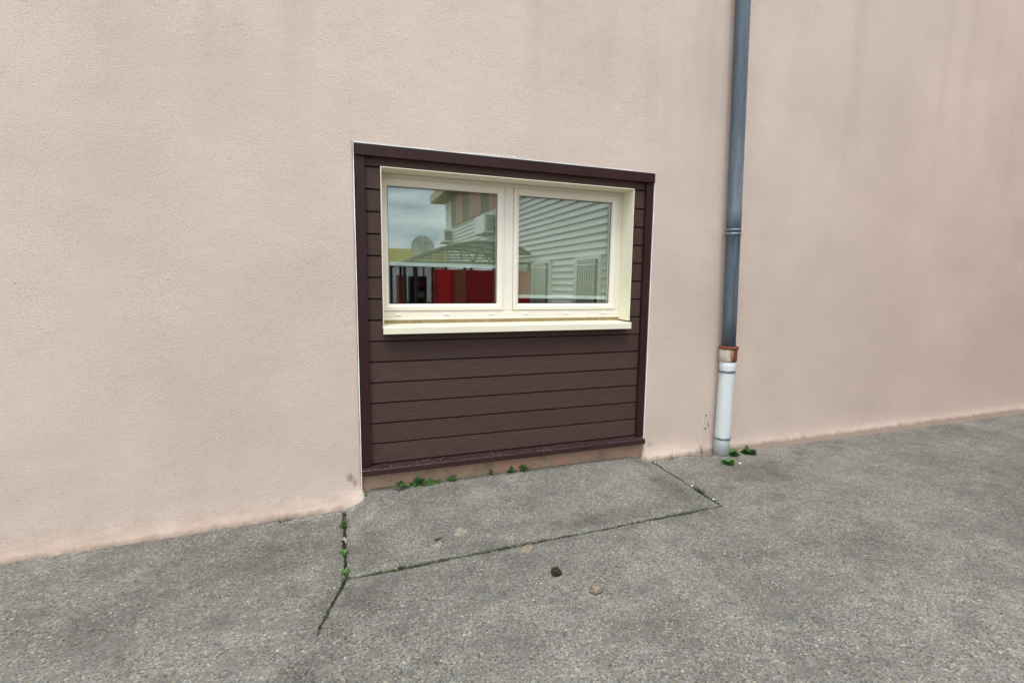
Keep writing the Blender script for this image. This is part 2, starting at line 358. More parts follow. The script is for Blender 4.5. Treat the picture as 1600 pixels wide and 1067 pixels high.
def thing(name, label, cat, loc=(0, 0, 0), group=None):
    o = bpy.data.objects.new(name, None); COL.objects.link(o); o.empty_display_size = 0.1
    return tag(o, label, cat, group)
def structure(o): o['kind'] = 'structure'; return o
def sstep(a, b, t):
    u = min(max((t-a)/(b-a), 0), 1); return u*u*(3-2*u)
def fb(x, y, z=0.0, s=1.0): return noise.fractal(Vector((x*s, y*s, z*s)), 1.0, 2.0, 4)

W = 2.1765; H = 2.1

# ------------------------------------------------------------------ ground: paved yard, the ramped slab before the opening, the joint round it
def ground_z(x, y):
    v = -.203+.024*(min(max(x, -3), 2.9)+.1)+.015*(max(y, -8)+.06)
    return v-.045*sstep(2.45, 2.95, x)*sstep(-1.2, -.15, y)
def x_left(y): return -.122+.006*fb(0, y, 3, 3.0) if y > -.815 else -.122+.006*fb(0, y, 3, 3.0)+(max(y, -1.9)+.815)*.36+.016*fb(3, y, 3, 7.0)*sstep(-.815, -.9, y)
def x_right(y): return 2.225+(y+.03)*.04+.005*fb(5, y, 1, 3.0)
def y_front(x): return -.815-(min(max(x, -.3), 2.5)+.126)*.0195+.006*fb(x, 9, 2, 2.0)+.003*fb(x, 3, 2, 13)
def slab_z(x, y):
    f = y_front(x); t = min(max((y-f)/(.04-f), 0), 1)
    r = ground_z(x, f)*(1-t)+(-.12)*t
    m = sstep(0, .2, min(x-x_left(y), x_right(y)-x))*sstep(0.0, 0.12, y-f+0.05)
    return ground_z(x, y)*(1-m)+r*m
def surf_z(x, y):
    if y > y_front(x) and x_left(y) < x < x_right(y): return slab_z(x, y)
    return ground_z(x, y)
def axis_lines(breaks):
    out = []
    for (a, b, k) in breaks: out += [a+(b-a)*i/k for i in range(k)]
    return out
GX = [-60, -40, -25, -15, -9, -6, -4.5]+axis_lines([(-3.6, -.5, 40), (-.5, -.135, 12)])+[-.132, -.112]+axis_lines([(-.10, 2.19, 150)])+[2.19, 2.2195, 2.2285]+axis_lines([(2.25, 4.2, 60), (4.2, 9, 30)])+[9, 12, 16, 24, 40, 60]
GY = [-80, -50, -32, -22, -16, -12, -9, -7, -5.5, -4.4, -3.7]+axis_lines([(-3.2, -1.0, 60), (-1.0, -.835, 6)])+[-.8205, -.8095]+axis_lines([(-.795, .0, 60)])+[0, .025, .06, .12, .4, 3, 20]
GXL, GXR, GYF = -.122, 2.224, -.815
gi_l = GX.index(-.132); gi_r = GX.index(2.2195); gj_f = GY.index(-.8205)
vs = []; 
def warp(x, y):
    wl = 1-sstep(0, .35, abs(x-GXL)) if x < 0.3 else 0.0
    wr = 1-sstep(0, .5, abs(x-GXR)) if x > 1.5 else 0.0
    if abs(x-GXL) < .0105: x = GXL+(x-GXL)*(1.0-.75*sstep(-.85, -1.16, y))*(1+.8*fb(x*40, y, 7, 11)+.4*fb(x*40, y, 3, 33))
    x2 = x+wl*(x_left(y)-GXL)+wr*(x_right(y)-GXR)
    if abs(y-GYF) < .0065: y = GYF+(y-GYF)*(1+.9*fb(x2*1.0, y*60, 7, 9)+.4*fb(x2, y*60, 2, 31))
    wf = (1-sstep(0, .3, abs(y-GYF)))
    y2 = y+wf*(y_front(x2)-GYF)
    return x2, y2
ni, nj = len(GX), len(GY)
def region(i, j):
    """face whose low corner is grid (i, j): 0 pavement, 1 slab, 2 joint"""
    inx = gi_l+1 <= i < gi_r; iny = j >= gj_f+1
    ym = (GY[j]+GY[j+1])/2; xm = (GX[i]+GX[i+1])/2
    if i == gi_l and ym > -1.20 and ym < .12: return 2
    if i == gi_r and -.825 < ym < .12: return 2
    if j == gj_f and gi_l <= i <= gi_r: return 2
    if inx and iny: return 1
    return 0
FV = {0: ({}, [], []), 1: ({}, [], []), 2: ({}, [], [])}
def gv(reg, i, j):
    d, v, f = FV[reg]
    if (i, j) not in d:
        x, y = warp(GX[i], GY[j])
        joint_pt = (i in (gi_l, gi_l+1) and -1.22 < GY[j] < .1) or (i in (gi_r, gi_r+1) and -.83 < GY[j] < .1) or (j in (gj_f, gj_f+1) and gi_l <= i <= gi_r+1)
        inside = gi_l+1 <= i <= gi_r and j >= gj_f+1
        z = slab_z(x, y) if inside else ground_z(x, y)
        near = -3.5 < x < 5 and y > -3.3
        if near: z += .0035*fb(x, y, 0, 2.2)+.0012*fb(x, y, 5, 14)
        if reg == 2:
            z -= .019+.005*fb(x, y, 1, 9)
            if i == gi_l and y < -.85: z += .0145*sstep(-.85, -1.15, y)
        elif joint_pt: z -= .003+.004*abs(fb(x, y, 8, 20))
        d[(i, j)] = len(v); v.append((x, y, z))
    return d[(i, j)]
for i in range(ni-1):
    for j in range(nj-1):
        r_ = region(i, j); FV[r_][2].append((gv(r_, i, j), gv(r_, i+1, j), gv(r_, i+1, j+1), gv(r_, i, j+1)))
pave = structure(from_data('pavement', FV[0][1], FV[0][2], 'pavement_concrete', None, True))
slab = structure(from_data('ramp_slab', FV[1][1], FV[1][2], 'slab_concrete', None, True))
joint = structure(from_data('slab_joint', FV[2][1], FV[2][2], 'joint_soil', None, True))
# crumbled lip walls of the joint, so the groove has sides
def lips():
    bmv, bmf = [], []
    for i in range(ni-1):
        for j in range(nj-1):
            a = region(i, j)
            for (i2, j2, e) in ((i+1, j, ((i+1, j), (i+1, j+1))), (i, j+1, ((i, j+1), (i+1, j+1)))):
                if i2 >= ni-1 or j2 >= nj-1: continue
                b = region(i2, j2)
                if a != b and 2 in (a, b):
                    o = a if b == 2 else b
                    if o == 2: continue
                    q = [FV[o][1][FV[o][0][e[0]]], FV[o][1][FV[o][0][e[1]]], FV[2][1][FV[2][0][e[1]]], FV[2][1][FV[2][0][e[0]]]]
                    k = len(bmv); bmv.extend(q); bmf.append((k, k+1, k+2, k+3))
    return bmv, bmf
lv, lf = lips(); structure(from_data('joint_edge', lv, lf, 'pavement_concrete'))

# ------------------------------------------------------------------ the rendered building
bld = thing('building', 'beige roughcast rendered building wall around the brown clad opening', 'building')
OPL, OPR, OPT = -.009, W+.009, H+.009
ZS = [0, .012, .025, .04, .055, .07, .09, .11, .14, .18, .24, .34, .5, .8, 1.2, 1.7, OPT+.25, 2.9, 3.6, 4.6, 6.4]
def flare(h, x): return (.050*math.exp(-(h/.055)**1.3)+.006*math.exp(-h/.015)) * (1+.25*fb(x, h, 4, 3)+.12*fb(x, h, 4, 9)) + .0035*fb(x, h, 0, 1.1)*sstep(0, .3, h)
def wall_side(path):
    """path: list of (x, y, nx, ny, k)"""
    vs, fs = [], []
    m = len(ZS)
    for (x, y, nx, ny, k) in path:
        zb = surf_z(x+nx*.07*k, y+ny*.07*k)-.012
        for h in ZS:
            z = zb+h if h < 1.0 else h-0.15
            o = flare(h, x)*k
            if h < .08: o += .008*fb(x, z, 2, 22)*k
            vs.append((x+nx*o, y+ny*o, z))
    for i in range(len(path)-1):
        for j in range(m-1): fs.append((i*m+j, (i+1)*m+j, (i+1)*m+j+1, i*m+j+1))
    return vs, fs
corner = []
for q in range(7):
    a = R(90*q/6); corner.append((OPL-.012+.012*math.sin(a), .012-.012*math.cos(a), math.sin(a), -math.cos(a), 1-.62*q/6))
pl = [(x, 0, 0, -1, 1) for x in [-9, -6, -4, -3]+axis_lines([(-2.4, -.3, 46), (-.3, OPL-.02, 14)])]+corner+[(OPL, .03, 1, 0, .30), (OPL, .07, 1, 0, .2), (OPL, .30, 1, 0, .1)]
pr_ = [(OPR+(OPL-x), y, -nx, ny, k) for (x, y, nx, ny, k) in corner]
pr = [(x, 0, 0, -1, 1) for x in [17, 12, 9.5, 8]+axis_lines([(7, 4, 24), (4, 2.6, 40), (2.6, OPR+.02, 20)])]+pr_+[(OPR, .03, -1, 0, .30), (OPR, .07, -1, 0, .2), (OPR, .30, -1, 0, .1)]
v1, f1 = wall_side(pl); v2, f2 = wall_side(pr)
k = len(v1); vs = v1+v2; fs = f1+[tuple(k+i for i in reversed(f)) for f in f2]
k = len(vs); zt = 6.25
vs += [(OPL-.01, .0012, OPT), (OPR+.01, .0012, OPT), (OPR+.01, .0012, zt), (OPL-.01, .0012, zt), (OPL-.01, .3, OPT), (OPR+.01, .3, OPT)]
fs += [(k, k+1, k+2, k+3), (k+4, k+5, k+1, k)]
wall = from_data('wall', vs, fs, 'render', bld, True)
for p in list(wall.data.polygons)[-2:]: p.use_smooth = False
box('plinth', OPL+.001, OPR-.001, .030, .30, -.30, .015, 'plinth_render', bld)
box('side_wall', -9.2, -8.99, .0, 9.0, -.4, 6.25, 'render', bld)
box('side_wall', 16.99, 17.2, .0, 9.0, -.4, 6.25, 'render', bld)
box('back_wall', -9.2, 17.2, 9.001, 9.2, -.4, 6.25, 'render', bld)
box('roof', -9.4, 17.4, -.25, 9.4, 6.251, 6.45, 'roof_grey', bld)
box('interior_floor', -.6, 2.8, .301, 3.2, -.1, -.03, 'interior_paint', bld)
box('interior_wall', -.6, 2.8, 3.201, 3.3, -.1, 2.8, 'interior_paint', bld)
box('interior_wall', -.7, -.601, .301, 3.3, -.1, 2.8, 'interior_paint', bld)
box('interior_wall', 2.801, 2.9, .301, 3.3, -.1, 2.8, 'interior_paint', bld)
box('interior_ceiling', -.7, 2.9, .301, 3.3, 2.801, 2.9, 'interior_paint', bld)
# white corner bead round the opening (left, right, head)
def strip(name, a, b, wd, mat, parent, y0=-.003, y1=.02, seg=40, jag=.0012):
    """thin slightly uneven strip from a to b in the wall plane"""
    ax, az = a; bx_, bz = b; vs, fs = [], []
    L_ = math.hypot(bx_-ax, bz-az); dx, dz = (bx_-ax)/L_, (bz-az)/L_; px_, pz_ = -dz, dx
    for i in range(seg+1):
        t = i/seg*L_; c0 = wd*(1+.35*fb(t, az, ax, 5)); 
        p = (ax+dx*t, az+dz*t); q = (p[0]+px_*c0, p[1]+pz_*c0)
        vs += [(p[0], y0, p[1]), (q[0], y0, q[1]), (q[0], y1, q[1]), (p[0], y1, p[1])]
    for i in range(seg):
        for e in range(4): fs.append((i*4+e, i*4+(e+1) % 4, (i+1)*4+(e+1) % 4, (i+1)*4+e))
    fs += [(3, 2, 1, 0), (seg*4, seg*4+1, seg*4+2, seg*4+3)]
    return from_data(name, vs, fs, mat, parent)
strip('corner_bead', (OPL+.006, -.095), (OPL+.006, H+.006), .0052, 'bead_white', bld)
strip('corner_bead', (OPR-.007, H+.006), (OPR-.007, -.01), .0055, 'bead_white', bld)
strip('corner_bead', (OPL+.0065, OPT-.0075), (OPR-.0065, OPT-.0075), .0055, 'bead_white', bld)
bm = bmesh.new()
for i in range(9):
    t = .80+.24*(i/8)**1.4; s_ = .002+.002*random.random()
    r = bmesh.ops.create_icosphere(bm, subdivisions=1, radius=s_)
    for v in r['verts']: v.co = Vector((v.co.x*5+t, v.co.y*.6-.004, v.co.z+OPT+.001+.003*random.random()))
from_bm('caulk_blob', bm, 'bead_white', bld)
# old drilled holes and the ridge of mortar left by a removed bracket
for (x, z) in ((2.798, .173), (2.796, .055)):
    lathe('drill_hole', [(0, 0, 0, .007), (0, 0, .003, .006)], 'hole_dark', bld, 10).matrix_local = Matrix.Translation((x, -.0025, z)) @ Matrix.Rotation(R(90), 4, 'X')
rid = [(2.742, -.14), (2.748, -.07), (2.756, 0), (2.765, .08), (2.774, .14), (2.785, .172), (2.799, .183), (2.812, .168), (2.822, .13), (2.828, .07)]
tube('mortar_ridge', [(x+.003*fb(z, 0, 1, 30), -.001-flare(max(0, z+.14), x)*.9+.003, z) for x, z in rid], .0065, 'render', bld, 6)

# ------------------------------------------------------------------ brown cladding panel filling the old garage opening
pan = thing('cladding_panel', 'dark brown horizontal board cladding filling the old garage opening', 'cladding')
WX0, WX1, WZ0, WZ1 = .153, 2.001, .93, 1.973
TRW = .060
bm = bmesh.new()
for a in ((.001, WX0+.001, .042, .10, .02, H-.002), (WX1-.001, W-.001, .042, .10, .02, H-.002), (WX0+.0015, WX1-.0015, .042, .10, .02, WZ0+.01), (WX0+.0015, WX1-.0015, .042, .10, WZ1+.001, H-.002)):
    add_box(bm, *a)
from_bm('backing', bm, 'membrane', pan)
BX0, BX1 = TRW-.01, W-TRW+.01
joints = [.049+.1373*k for k in range(16)]
gap = .0105
for k in range(15):
    z0, z1 = joints[k]+gap/2+.002, min(joints[k+1]-gap/2+.002, 2.06)
    dy = .0012*fb(k, 1.7, 0, 1.3); ya, yb = .0275+dy, .0415
    def bd(x0, x1):
        box('board', x0, x1, ya, yb, z0, z1, 'board_brown', pan, .0014)
    if z1 < WZ0+.02 or z0 > WZ1-.012: bd(BX0, BX1)
    elif z0 < WZ0+.005:                 # notched round the window sill
        zc = .945
        prism('board', [(BX0, z0), (BX1, z0), (BX1, z1), (WX1+.003, z1), (WX1+.003, zc), (WX0-.003, zc), (WX0-.003, z1), (BX0, z1)], 'y', ya, yb, 'board_brown', pan)
    else:
        bd(BX0, WX0-.003); bd(WX1+.003, BX1)
box('side_trim', .003, TRW, -.001, .0410, .047, H-.0715, 'trim_brown', pan, .002)
box('side_trim', W-TRW-.004, W-.003, -.001, .0410, .047, H-.0715, 'trim_brown', pan, .002)
box('head_trim', .002, W-.002, -.014, .0410, H-.070, H-.003, 'trim_brown', pan, .002)
prism('bottom_flashing', [(-.043, -.002), (-.043, .034), (-.0405, .0365), (.0405, .0465), (.0405, .030), (-.037, .028), (-.039, -.002)], 'x', -.0025, W-.012, 'flashing_brown', pan)
box('flashing_end', W-.0118, W-.009, -.043, .028, .0, .036, 'flashing_brown', pan)

# ------------------------------------------------------------------ window
win = thing('window', 'two-pane cream window with aluminium lining and projecting sill in the brown cladding', 'window')
YF = -.008; YB = .150; T = .005
box('lining', WX0, WX0+T, YF, YB+.03, .985, WZ1-T-.0006, 'lining_cream', win, .001)
box('lining', WX1-T, WX1, YF, YB+.03, .985, WZ1-T-.0006, 'lining_cream', win, .001)
box('lining', WX0, WX1, YF, YB+.03, WZ1-T, WZ1, 'lining_cream', win, .001)
box('lining', WX0+.001, WX0+T-.001, -.004, .03, .925, .9845, 'lining_cream', win, .001)
sill = prism('sill', [(-.042, .927), (-.042, .968), (-.039, .9715), (.16, .979), (.16, .967), (-.032, .958), (-.037, .954), (-.037, .927)], 'x', WX0-.003, WX1-.010, 'lining_cream', win)
box('end_cap', WX1-.0098, WX1-.006, -.043, .03, .926, .975, 'lining_cream', sill, .001)
IX0, IX1 = WX0+T, WX1-T
box('frame_bar', IX0+.0005, IX1-.0005, .149, .205, 1.938, WZ1-T-.001, 'frame_pvc', win, .002)
box('frame_bar', IX0+.0005, .1615, .149, .205, 1.0655, 1.9375, 'frame_pvc', win)
box('frame_bar', 1.9575, IX1-.0005, .149, .205, 1.0655, 1.9375, 'frame_pvc', win, .002)
box('frame_bar', IX0+.0005, IX1-.0005, .146, .205, 1.026, 1.0645, 'frame_pvc', win, .003)
box('frame_bar', IX0+.0005, IX1-.0005, .136, .205, 1.004, 1.0255, 'frame_pvc', win, .003)
box('packer', IX0+.001, IX1-.001, .158, .205, .960, 1.0035, 'timber_raw', win)
box('mullion', 1.0215, 1.0915, .146, .205, 1.0655, 1.9375, 'frame_pvc', win, .003)
for (xa, za) in ((.265, 1.043), (.600, 1.043), (.931, 1.043), (1.195, 1.043), (1.522, 1.043), (1.858, 1.043)):
    box('drain_cap', xa-.019, xa+.019, .1375, .1465, za-.0065, za+.0065, 'cap_white', win, .0025)
def ring(name, x0, x1, z0, z1, loops, mat, parent):
    vs, fs = [], []
    for (ins, y) in loops: vs += [(x0+ins, y, z0+ins), (x1-ins, y, z0+ins), (x1-ins, y, z1-ins), (x0+ins, y, z1-ins)]
    for j in range(len(loops)-1):
        for i in range(4): fs.append((j*4+i, j*4+(i+1) % 4, (j+1)*4+(i+1) % 4, (j+1)*4+i))
    bm = bmesh.new(); bv = [bm.verts.new(v) for v in vs]
    for f in fs: bm.faces.new([bv[i] for i in f])
    return from_bm(name, bm, mat, parent)
SZ0, SZ1 = 1.066, 1.937
for (sx0, sx1) in ((.1625, 1.0205), (1.0925, 1.9565)):
    s = ring('sash', sx0, sx1, SZ0, SZ1, [(.001, .20), (.001, .1405), (.003, .1385), (.026, .1385), (.028, .1400), (.043, .1490), (.0455, .153), (.0465, .1695), (.0465, .20), (.001, .20)], 'frame_pvc', win)
    ring('gasket', sx0, sx1, SZ0, SZ1, [(.0455, .1690), (.0500, .1690), (.0500, .1715), (.0455, .1715), (.0455, .1690)], 'gasket_black', s)
    box('glass_pane', sx0+.0468, sx1-.0468, .1720, .1920, SZ0+.0468, SZ1-.0468, 'glass', s)

# roller blinds inside the room
for (bx0, bx1, zb, tilt, lab) in ((.185, 1.012, 1.371, -.25, 'pale roller blind behind the left pane, drawn over half down'), (1.105, 1.95, 1.148, -.7, 'pale roller blind behind the right pane, drawn almost fully down')):
    t = thing('roller_blind', lab, 'blind', group='roller blinds inside the window')
    vs, fs = [], []
    for i in range(25):
        z = zb+.018+(1.985-zb-.018)*i/24
        for kx in range(13):
            xx = bx0+(bx1-bx0)*kx/12; vs.append((xx, .226+.0015*math.sin(xx*9)*math.sin(z*3), z))
    for i in range(24):
        for kx in range(12): fs.append((i*13+kx, i*13+kx+1, (i+1)*13+kx+1, (i+1)*13+kx))
    from_data('fabric', vs, fs, 'blind_fabric', t, True)
    b = box('bottom_bar', -(bx1-bx0)/2, (bx1-bx0)/2, -.007, .007, -.013, .013, 'blind_bar', t, .003)
    b.location = ((bx0+bx1)/2, .222, zb+.011); b.rotation_euler = (0, R(-tilt), 0)
    tube('roller', [(bx0-.01, .236, 2.0), (bx1+.01, .236, 2.0)], .02, 'blind_bar', t, 16)

# ------------------------------------------------------------------ downpipe
dp = thing('downpipe', 'dark zinc rainwater downpipe with a white lower standpipe on the wall', 'downpipe')
PX = lambda z: 2.914-.028*(z-.75) if z > .75 else 2.914-.008*((.75-z)/.9)
PY = -.085
lathe('upper_pipe', [(PX(z), PY, z, .0545) for z in (.70, 1.0, 1.5, 1.6885)]+[(PX(1.69), PY, 1.69, .0560), (PX(1.85), PY, 1.85, .0570), (PX(1.853), PY, 1.853, .0545)]+[(PX(z), PY, z, .0545) for z in (2.5, 3.5, 4.5, 5.5, 6.25)], 'zinc', dp, 48)
tube('solder_seam', [(PX(z)-.02, PY-.0515, z) for z in (.8, 1.3, 1.68)], .0025, 'zinc', dp, 6)
def clamp(z, rr, y=PY):
    q = bpy.data.objects
    o = lathe('clamp', [(PX(z), y, z-.010, rr-.001), (PX(z), y, z-.0085, rr+.004), (PX(z), y, z+.0085, rr+.004), (PX(z), y, z+.010, rr-.001)], 'clamp_grey', dp, 44)
    bm = bmesh.new(); add_box(bm, PX(z)-rr-.017, PX(z)-rr-.001, y-.006, y+.006, z-.011, z+.011, .003); from_bm('clamp_lug', bm, 'clamp_grey', o)
    tube('clamp_bolt', [(PX(z)-rr-.009, y-.016, z), (PX(z)-rr-.009, y+.016, z)], .0045, 'clamp_grey', o, 8)
    box('clamp_pin', PX(z)-.006, PX(z)+.006, y+rr, .01, z-.006, z+.006, 'clamp_grey', o)
clamp(1.672, .056)
lathe('pipe_bead', [(PX(1.70), PY, 1.694, .0562), (PX(1.70), PY, 1.698, .0615), (PX(1.70), PY, 1.708, .0615), (PX(1.70), PY, 1.712, .0562)], 'clamp_grey', dp, 44)
lathe('socket', [(PX(.64), PY, .640, .0635), (PX(.65), PY, .650, .070), (PX(.74), PY, .745, .0715), (PX(.75), PY, .750, .066)], 'socket_rusty', dp, 48, True, .004)
lathe('socket_rim', [(PX(.75), PY, .742, .070), (PX(.75), PY, .746, .0765), (PX(.75), PY, .752, .0785), (PX(.75), PY, .762, .0785), (PX(.75), PY, .768, .075), (PX(.75), PY, .768, .058)], 'rust', dp, 48, True, .004)
lathe('lower_pipe', [(PX(z), PY, z, .0618) for z in (-.172, .0, .3, .6, .645)], 'pipe_white', dp, 48)
clamp(.560, .0625); clamp(-.008, .0625)
lathe('foot_collar', [(PX(-.2), PY, -.24, .0665), (PX(-.2), PY, -.168, .0660), (PX(-.2), PY, -.158, .0625)], 'mortar_grey', dp, 40, True, .02)

# ------------------------------------------------------------------ plants and litter
def leaf_mesh(length, width, lobes, curl, lift, droop=0.3, segs=8):
    vs, fs = [], []
    for i in range(segs+1):
        t = i/segs
        w = width*(math.sin(math.pi*min(1, t*.93+.03))**.8)*(.25+.75*t**.6)
        if lobes: w *= (1+.34*math.sin(t*lobes*6.283))
        if t < .18: w = width*.13
        x = length*t*math.cos(lift*(1-droop*t)); z = length*t*math.sin(lift*(1-droop*t))-curl*length*t*t
        vs += [(x, -w, z+abs(w)*.25), (x, 0, z), (x, w, z+abs(w)*.25)]
    for i in range(segs):
        a = i*3; fs += [(a, a+3, a+4, a+1), (a+1, a+4, a+5, a+2)]
    return vs, fs
def rosette(name, pos, n, length, width, label, mats=('leaf_green', 'leaf_dark'), lobes=3, lift=(.2, 1.1), cat='weed', arc=(0, 360), split=False, seed=0, group=None, wall_y=None):
    rnd = random.Random(seed)
    x, y, _ = pos; z = surf_z(x, y)-.004
    parts = {}
    if split: t = thing(name, label, cat, group=group)
    allv = {m: ([], []) for m in mats}
    for i in range(n):
        a = R(arc[0]+(arc[1]-arc[0])*(i+rnd.uniform(-.3, .3))/n); l = length*rnd.uniform(.65, 1.1)
        v, f = leaf_mesh(l, width*rnd.uniform(.8, 1.15), lobes, rnd.uniform(.05, .3), rnd.uniform(*lift))
        ca, sa = math.cos(a), math.sin(a)
        v = [(x+ca*p[0]-sa*p[1], y+sa*p[0]+ca*p[1], z+p[2]) for p in v]
        if wall_y is not None: v = [(p[0], p[1], p[2]) if p[1] < wall_y else (p[0], wall_y-.001*i/n, p[2]+(p[1]-wall_y)*.8) for p in v]
        m = mats[i % len(mats)]
        if split: from_data('leaf', v, f, m, t, True)
        else:
            V, F = allv[m]; k = len(V); V += v; F += [tuple(k+j for j in q) for q in f]
    if split: return t
    V, F = [], []; idx = []
    for mi, m in enumerate(mats):
        k = len(V); V += allv[m][0]; F += [tuple(k+j for j in q) for q in allv[m][1]]; idx += [mi]*len(allv[m][1])
    me = bpy.data.meshes.new(name); me.from_pydata(V, [], F); me.update()
    for m in mats: me.materials.append(MATS[m])
    for p, q in zip(me.polygons, idx): p.material_index = q; p.use_smooth = True
    o = bpy.data.objects.new(name, me); COL.objects.link(o)
    return tag(o, label, cat, group)
G1 = 'weeds along the foot of the wall'
rosette('dandelion', (.252, -.012, 0), 11, .076, .0125, 'largest dandelion rosette at the left of the strip below the cladding', lobes=2, lift=(.35, 1.35), cat='dandelion', split=True, seed=3, group=G1, wall_y=.027)
rosette('weed', (.372, .012, 0), 22, .075, .0095, 'feathery dark green weed just right of the dandelion rosette', lobes=4, lift=(.5, 1.4), seed=5, group=G1, wall_y=.027)
rosette('weed', (.340, .006, 0), 9, .055, .012, 'low weed with flat leaves between dandelion and feathery weed', lobes=2, lift=(.1, .7), seed=25, group=G1, wall_y=.027)
rosette('weed', (.443, .004, 0), 9, .050, .015, 'bright round-leaved weed third along the cladding foot', lobes=0, lift=(.4, 1.2), seed=6, group=G1, wall_y=.027, mats=('leaf_green',))
rosette('weed', (.498, .008, 0), 7, .040, .013, 'tiny pale seedling fourth along the cladding foot', lobes=0, lift=(.3, 1.2), seed=8, group=G1, wall_y=.027, mats=('leaf_green',))
rosette('weed', (.607, .016, 0), 11, .048, .011, 'small spiky weed at the slab edge, left of the middle of the cladding foot', lobes=2, lift=(.3, 1.2), seed=9, group=G1, wall_y=.027)
rosette('weed', (.892, .018, 0), 7, .045, .008, 'tiny thin weed under the middle of the brown cladding', lobes=0, lift=(.8, 1.4), seed=10, group=G1, wall_y=.027, mats=('leaf_dark',))
rosette('weed', (1.051, .016, 0), 12, .050, .012, 'small low weed right of the middle of the cladding foot', lobes=2, lift=(.3, 1.2), seed=11, group=G1, wall_y=.027)
rosette('weed', (1.145, .018, 0), 13, .062, .012, 'rightmost upright weed at the foot of the cladding', lobes=2, lift=(.7, 1.4), seed=12, group=G1, wall_y=.027)
rosette('weed', (.018, .0, 0), 8, .040, .013, 'small weed at the rounded wall corner left of the cladding', lobes=2, lift=(.2, .9), seed=13, group=G1, wall_y=.027)
G2 = 'weeds beside the downpipe'
rosette('weed', (2.83, -.245, 0), 46, .074, .015, 'bushy green weed in front of the white standpipe', lobes=2, lift=(.15, 1.2), seed=14, group=G2)
rosette('weed', (3.035, -.075, 0), 40, .085, .017, 'dark weed at the wall right behind the white standpipe', lobes=2, lift=(.2, 1.2), seed=15, group=G2, wall_y=-.02, mats=('leaf_dark',))
rosette('weed', (3.20, -.09, 0), 34, .080, .017, 'dark weed at the wall farther right of the standpipe', lobes=2, lift=(.2, 1.2), seed=16, group=G2, wall_y=-.02, mats=('leaf_dark', 'leaf_dark'))
def grass_tuft(name, pos, n, length, spread, label, mat='grass_green', seed=0, group=None, wd=.0016):
    rnd = random.Random(seed); V, F = [], []
    x0, y0, _ = pos
    for i in range(n):
        x = x0+rnd.uniform(-1, 1)*spread[0]; y = y0+rnd.uniform(-1, 1)*spread[1]; z = surf_z(x, y)-.012
        a = rnd.uniform(0, 6.283); l = length*rnd.uniform(.5, 1.1); b = rnd.uniform(.15, .9); w = wd*rnd.uniform(.7, 1.4)
        k = len(V); sx, sy = -math.sin(a)*w, math.cos(a)*w
        for t in (0, .5, 1):
            r_ = b*l*t*t; zz = z+l*t*(1-.35*b*t); ww = 1-t*.85
            V += [(x+math.cos(a)*r_-sx*ww, y+math.sin(a)*r_-sy*ww, zz), (x+math.cos(a)*r_+sx*ww, y+math.sin(a)*r_+sy*ww, zz)]
        F += [(k, k+1, k+3, k+2), (k+2, k+3, k+5, k+4)]
    return tag(from_data(name, V, F, mat), label, 'grass', group)
GJ = 'plants growing out of the slab joint'
grass_tuft('grass_tuft', (-.47, -.085, 0), 46, .055, (.035, .008), 'grass tuft at the wall foot at the left picture edge', seed=21)
grass_tuft('grass_tuft', (2.395, -.078, 0), 34, .07, (.035, .006), 'dry straw grass tuft at wall foot between cladding and standpipe', 'grass_dry', 22)
grass_tuft('grass_tuft', (-.128, -.262, 0), 110, .050, (.016, .032), 'thick grass tuft in the left joint nearest the wall', seed=23, group=GJ, wd=.0022)
rosette('weed', (-.128, -.570, 0), 16, .032, .0085, 'clover-like weed in the left joint below the dead leaf', lobes=0, lift=(.2, .9), seed=24, group=GJ)
rosette('weed', (-.130, -.752, 0), 15, .030, .008, 'bright green weed in the left joint just above the slab corner', lobes=0, lift=(.2, .9), seed=26, group=GJ, mats=('leaf_green', 'leaf_dark'))
grass_tuft('grass_tuft', (-.126, -.815, 0), 60, .028, (.014, .02), 'short mossy tuft at the front left slab corner', seed=27, group=GJ)
grass_tuft('grass_tuft', (.145, -.818, 0), 60, .036, (.018, .008), 'small grass tuft in the front joint near its left end', seed=28, group=GJ)
grass_tuft('grass_tuft', (2.205, -.632, 0), 120, .046, (.010, .042), 'grass tuft in the right joint of the slab', seed=29, group=GJ, wd=.002)
# uncountable moss and fine grass filling the joint and the crack
rnd = random.Random(4); V, F = [], []
def blade(x, y, l, w):
    z = surf_z(x, y)-.012; a = rnd.uniform(0, 6.283); b = rnd.uniform(.2, 1.0); k = len(V)
    sx, sy = -math.sin(a)*w, math.cos(a)*w
    V.extend([(x-sx, y-sy, z), (x+sx, y+sy, z), (x+math.cos(a)*b*l, y+math.sin(a)*b*l, z+l)]); F.append((k, k+1, k+2))
def dens(x):
    d = .06+.9*max(0, fb(x, 3.3, 0, 2.3))
    if .42 < x < .74: d = 1.0
    if .25 < x < .42: d = .16
    if -.06 < x < .08: d = .75
    if x > 1.85: d = max(d, .35)
    if .74 < x < .80: d = .05
    return d
for i in range(9000):
    x = rnd.uniform(-.12, 2.24)
    if rnd.random() < dens(x): blade(x, y_front(x)+rnd.gauss(0, .0042 if not (.5 < x < .74) else .0065), rnd.uniform(.008, .018)*(1.25 if .5 < x < .74 else 1), .0014)
for i in range(1900):
    y = rnd.uniform(-.84, -.10); d = .08+.9*max(0, fb(7, y, 0, 6))
    if rnd.random() < d: blade(x_left(y)+rnd.gauss(0, .005), y, rnd.uniform(.008, .018), .0014)
for i in range(2600):
    y = rnd.uniform(-.86, -.45); d = .8 if y < -.6 else .12
    if rnd.random() < d: blade(x_right(y)+rnd.gauss(0, .005), y, rnd.uniform(.008, .018), .0014)
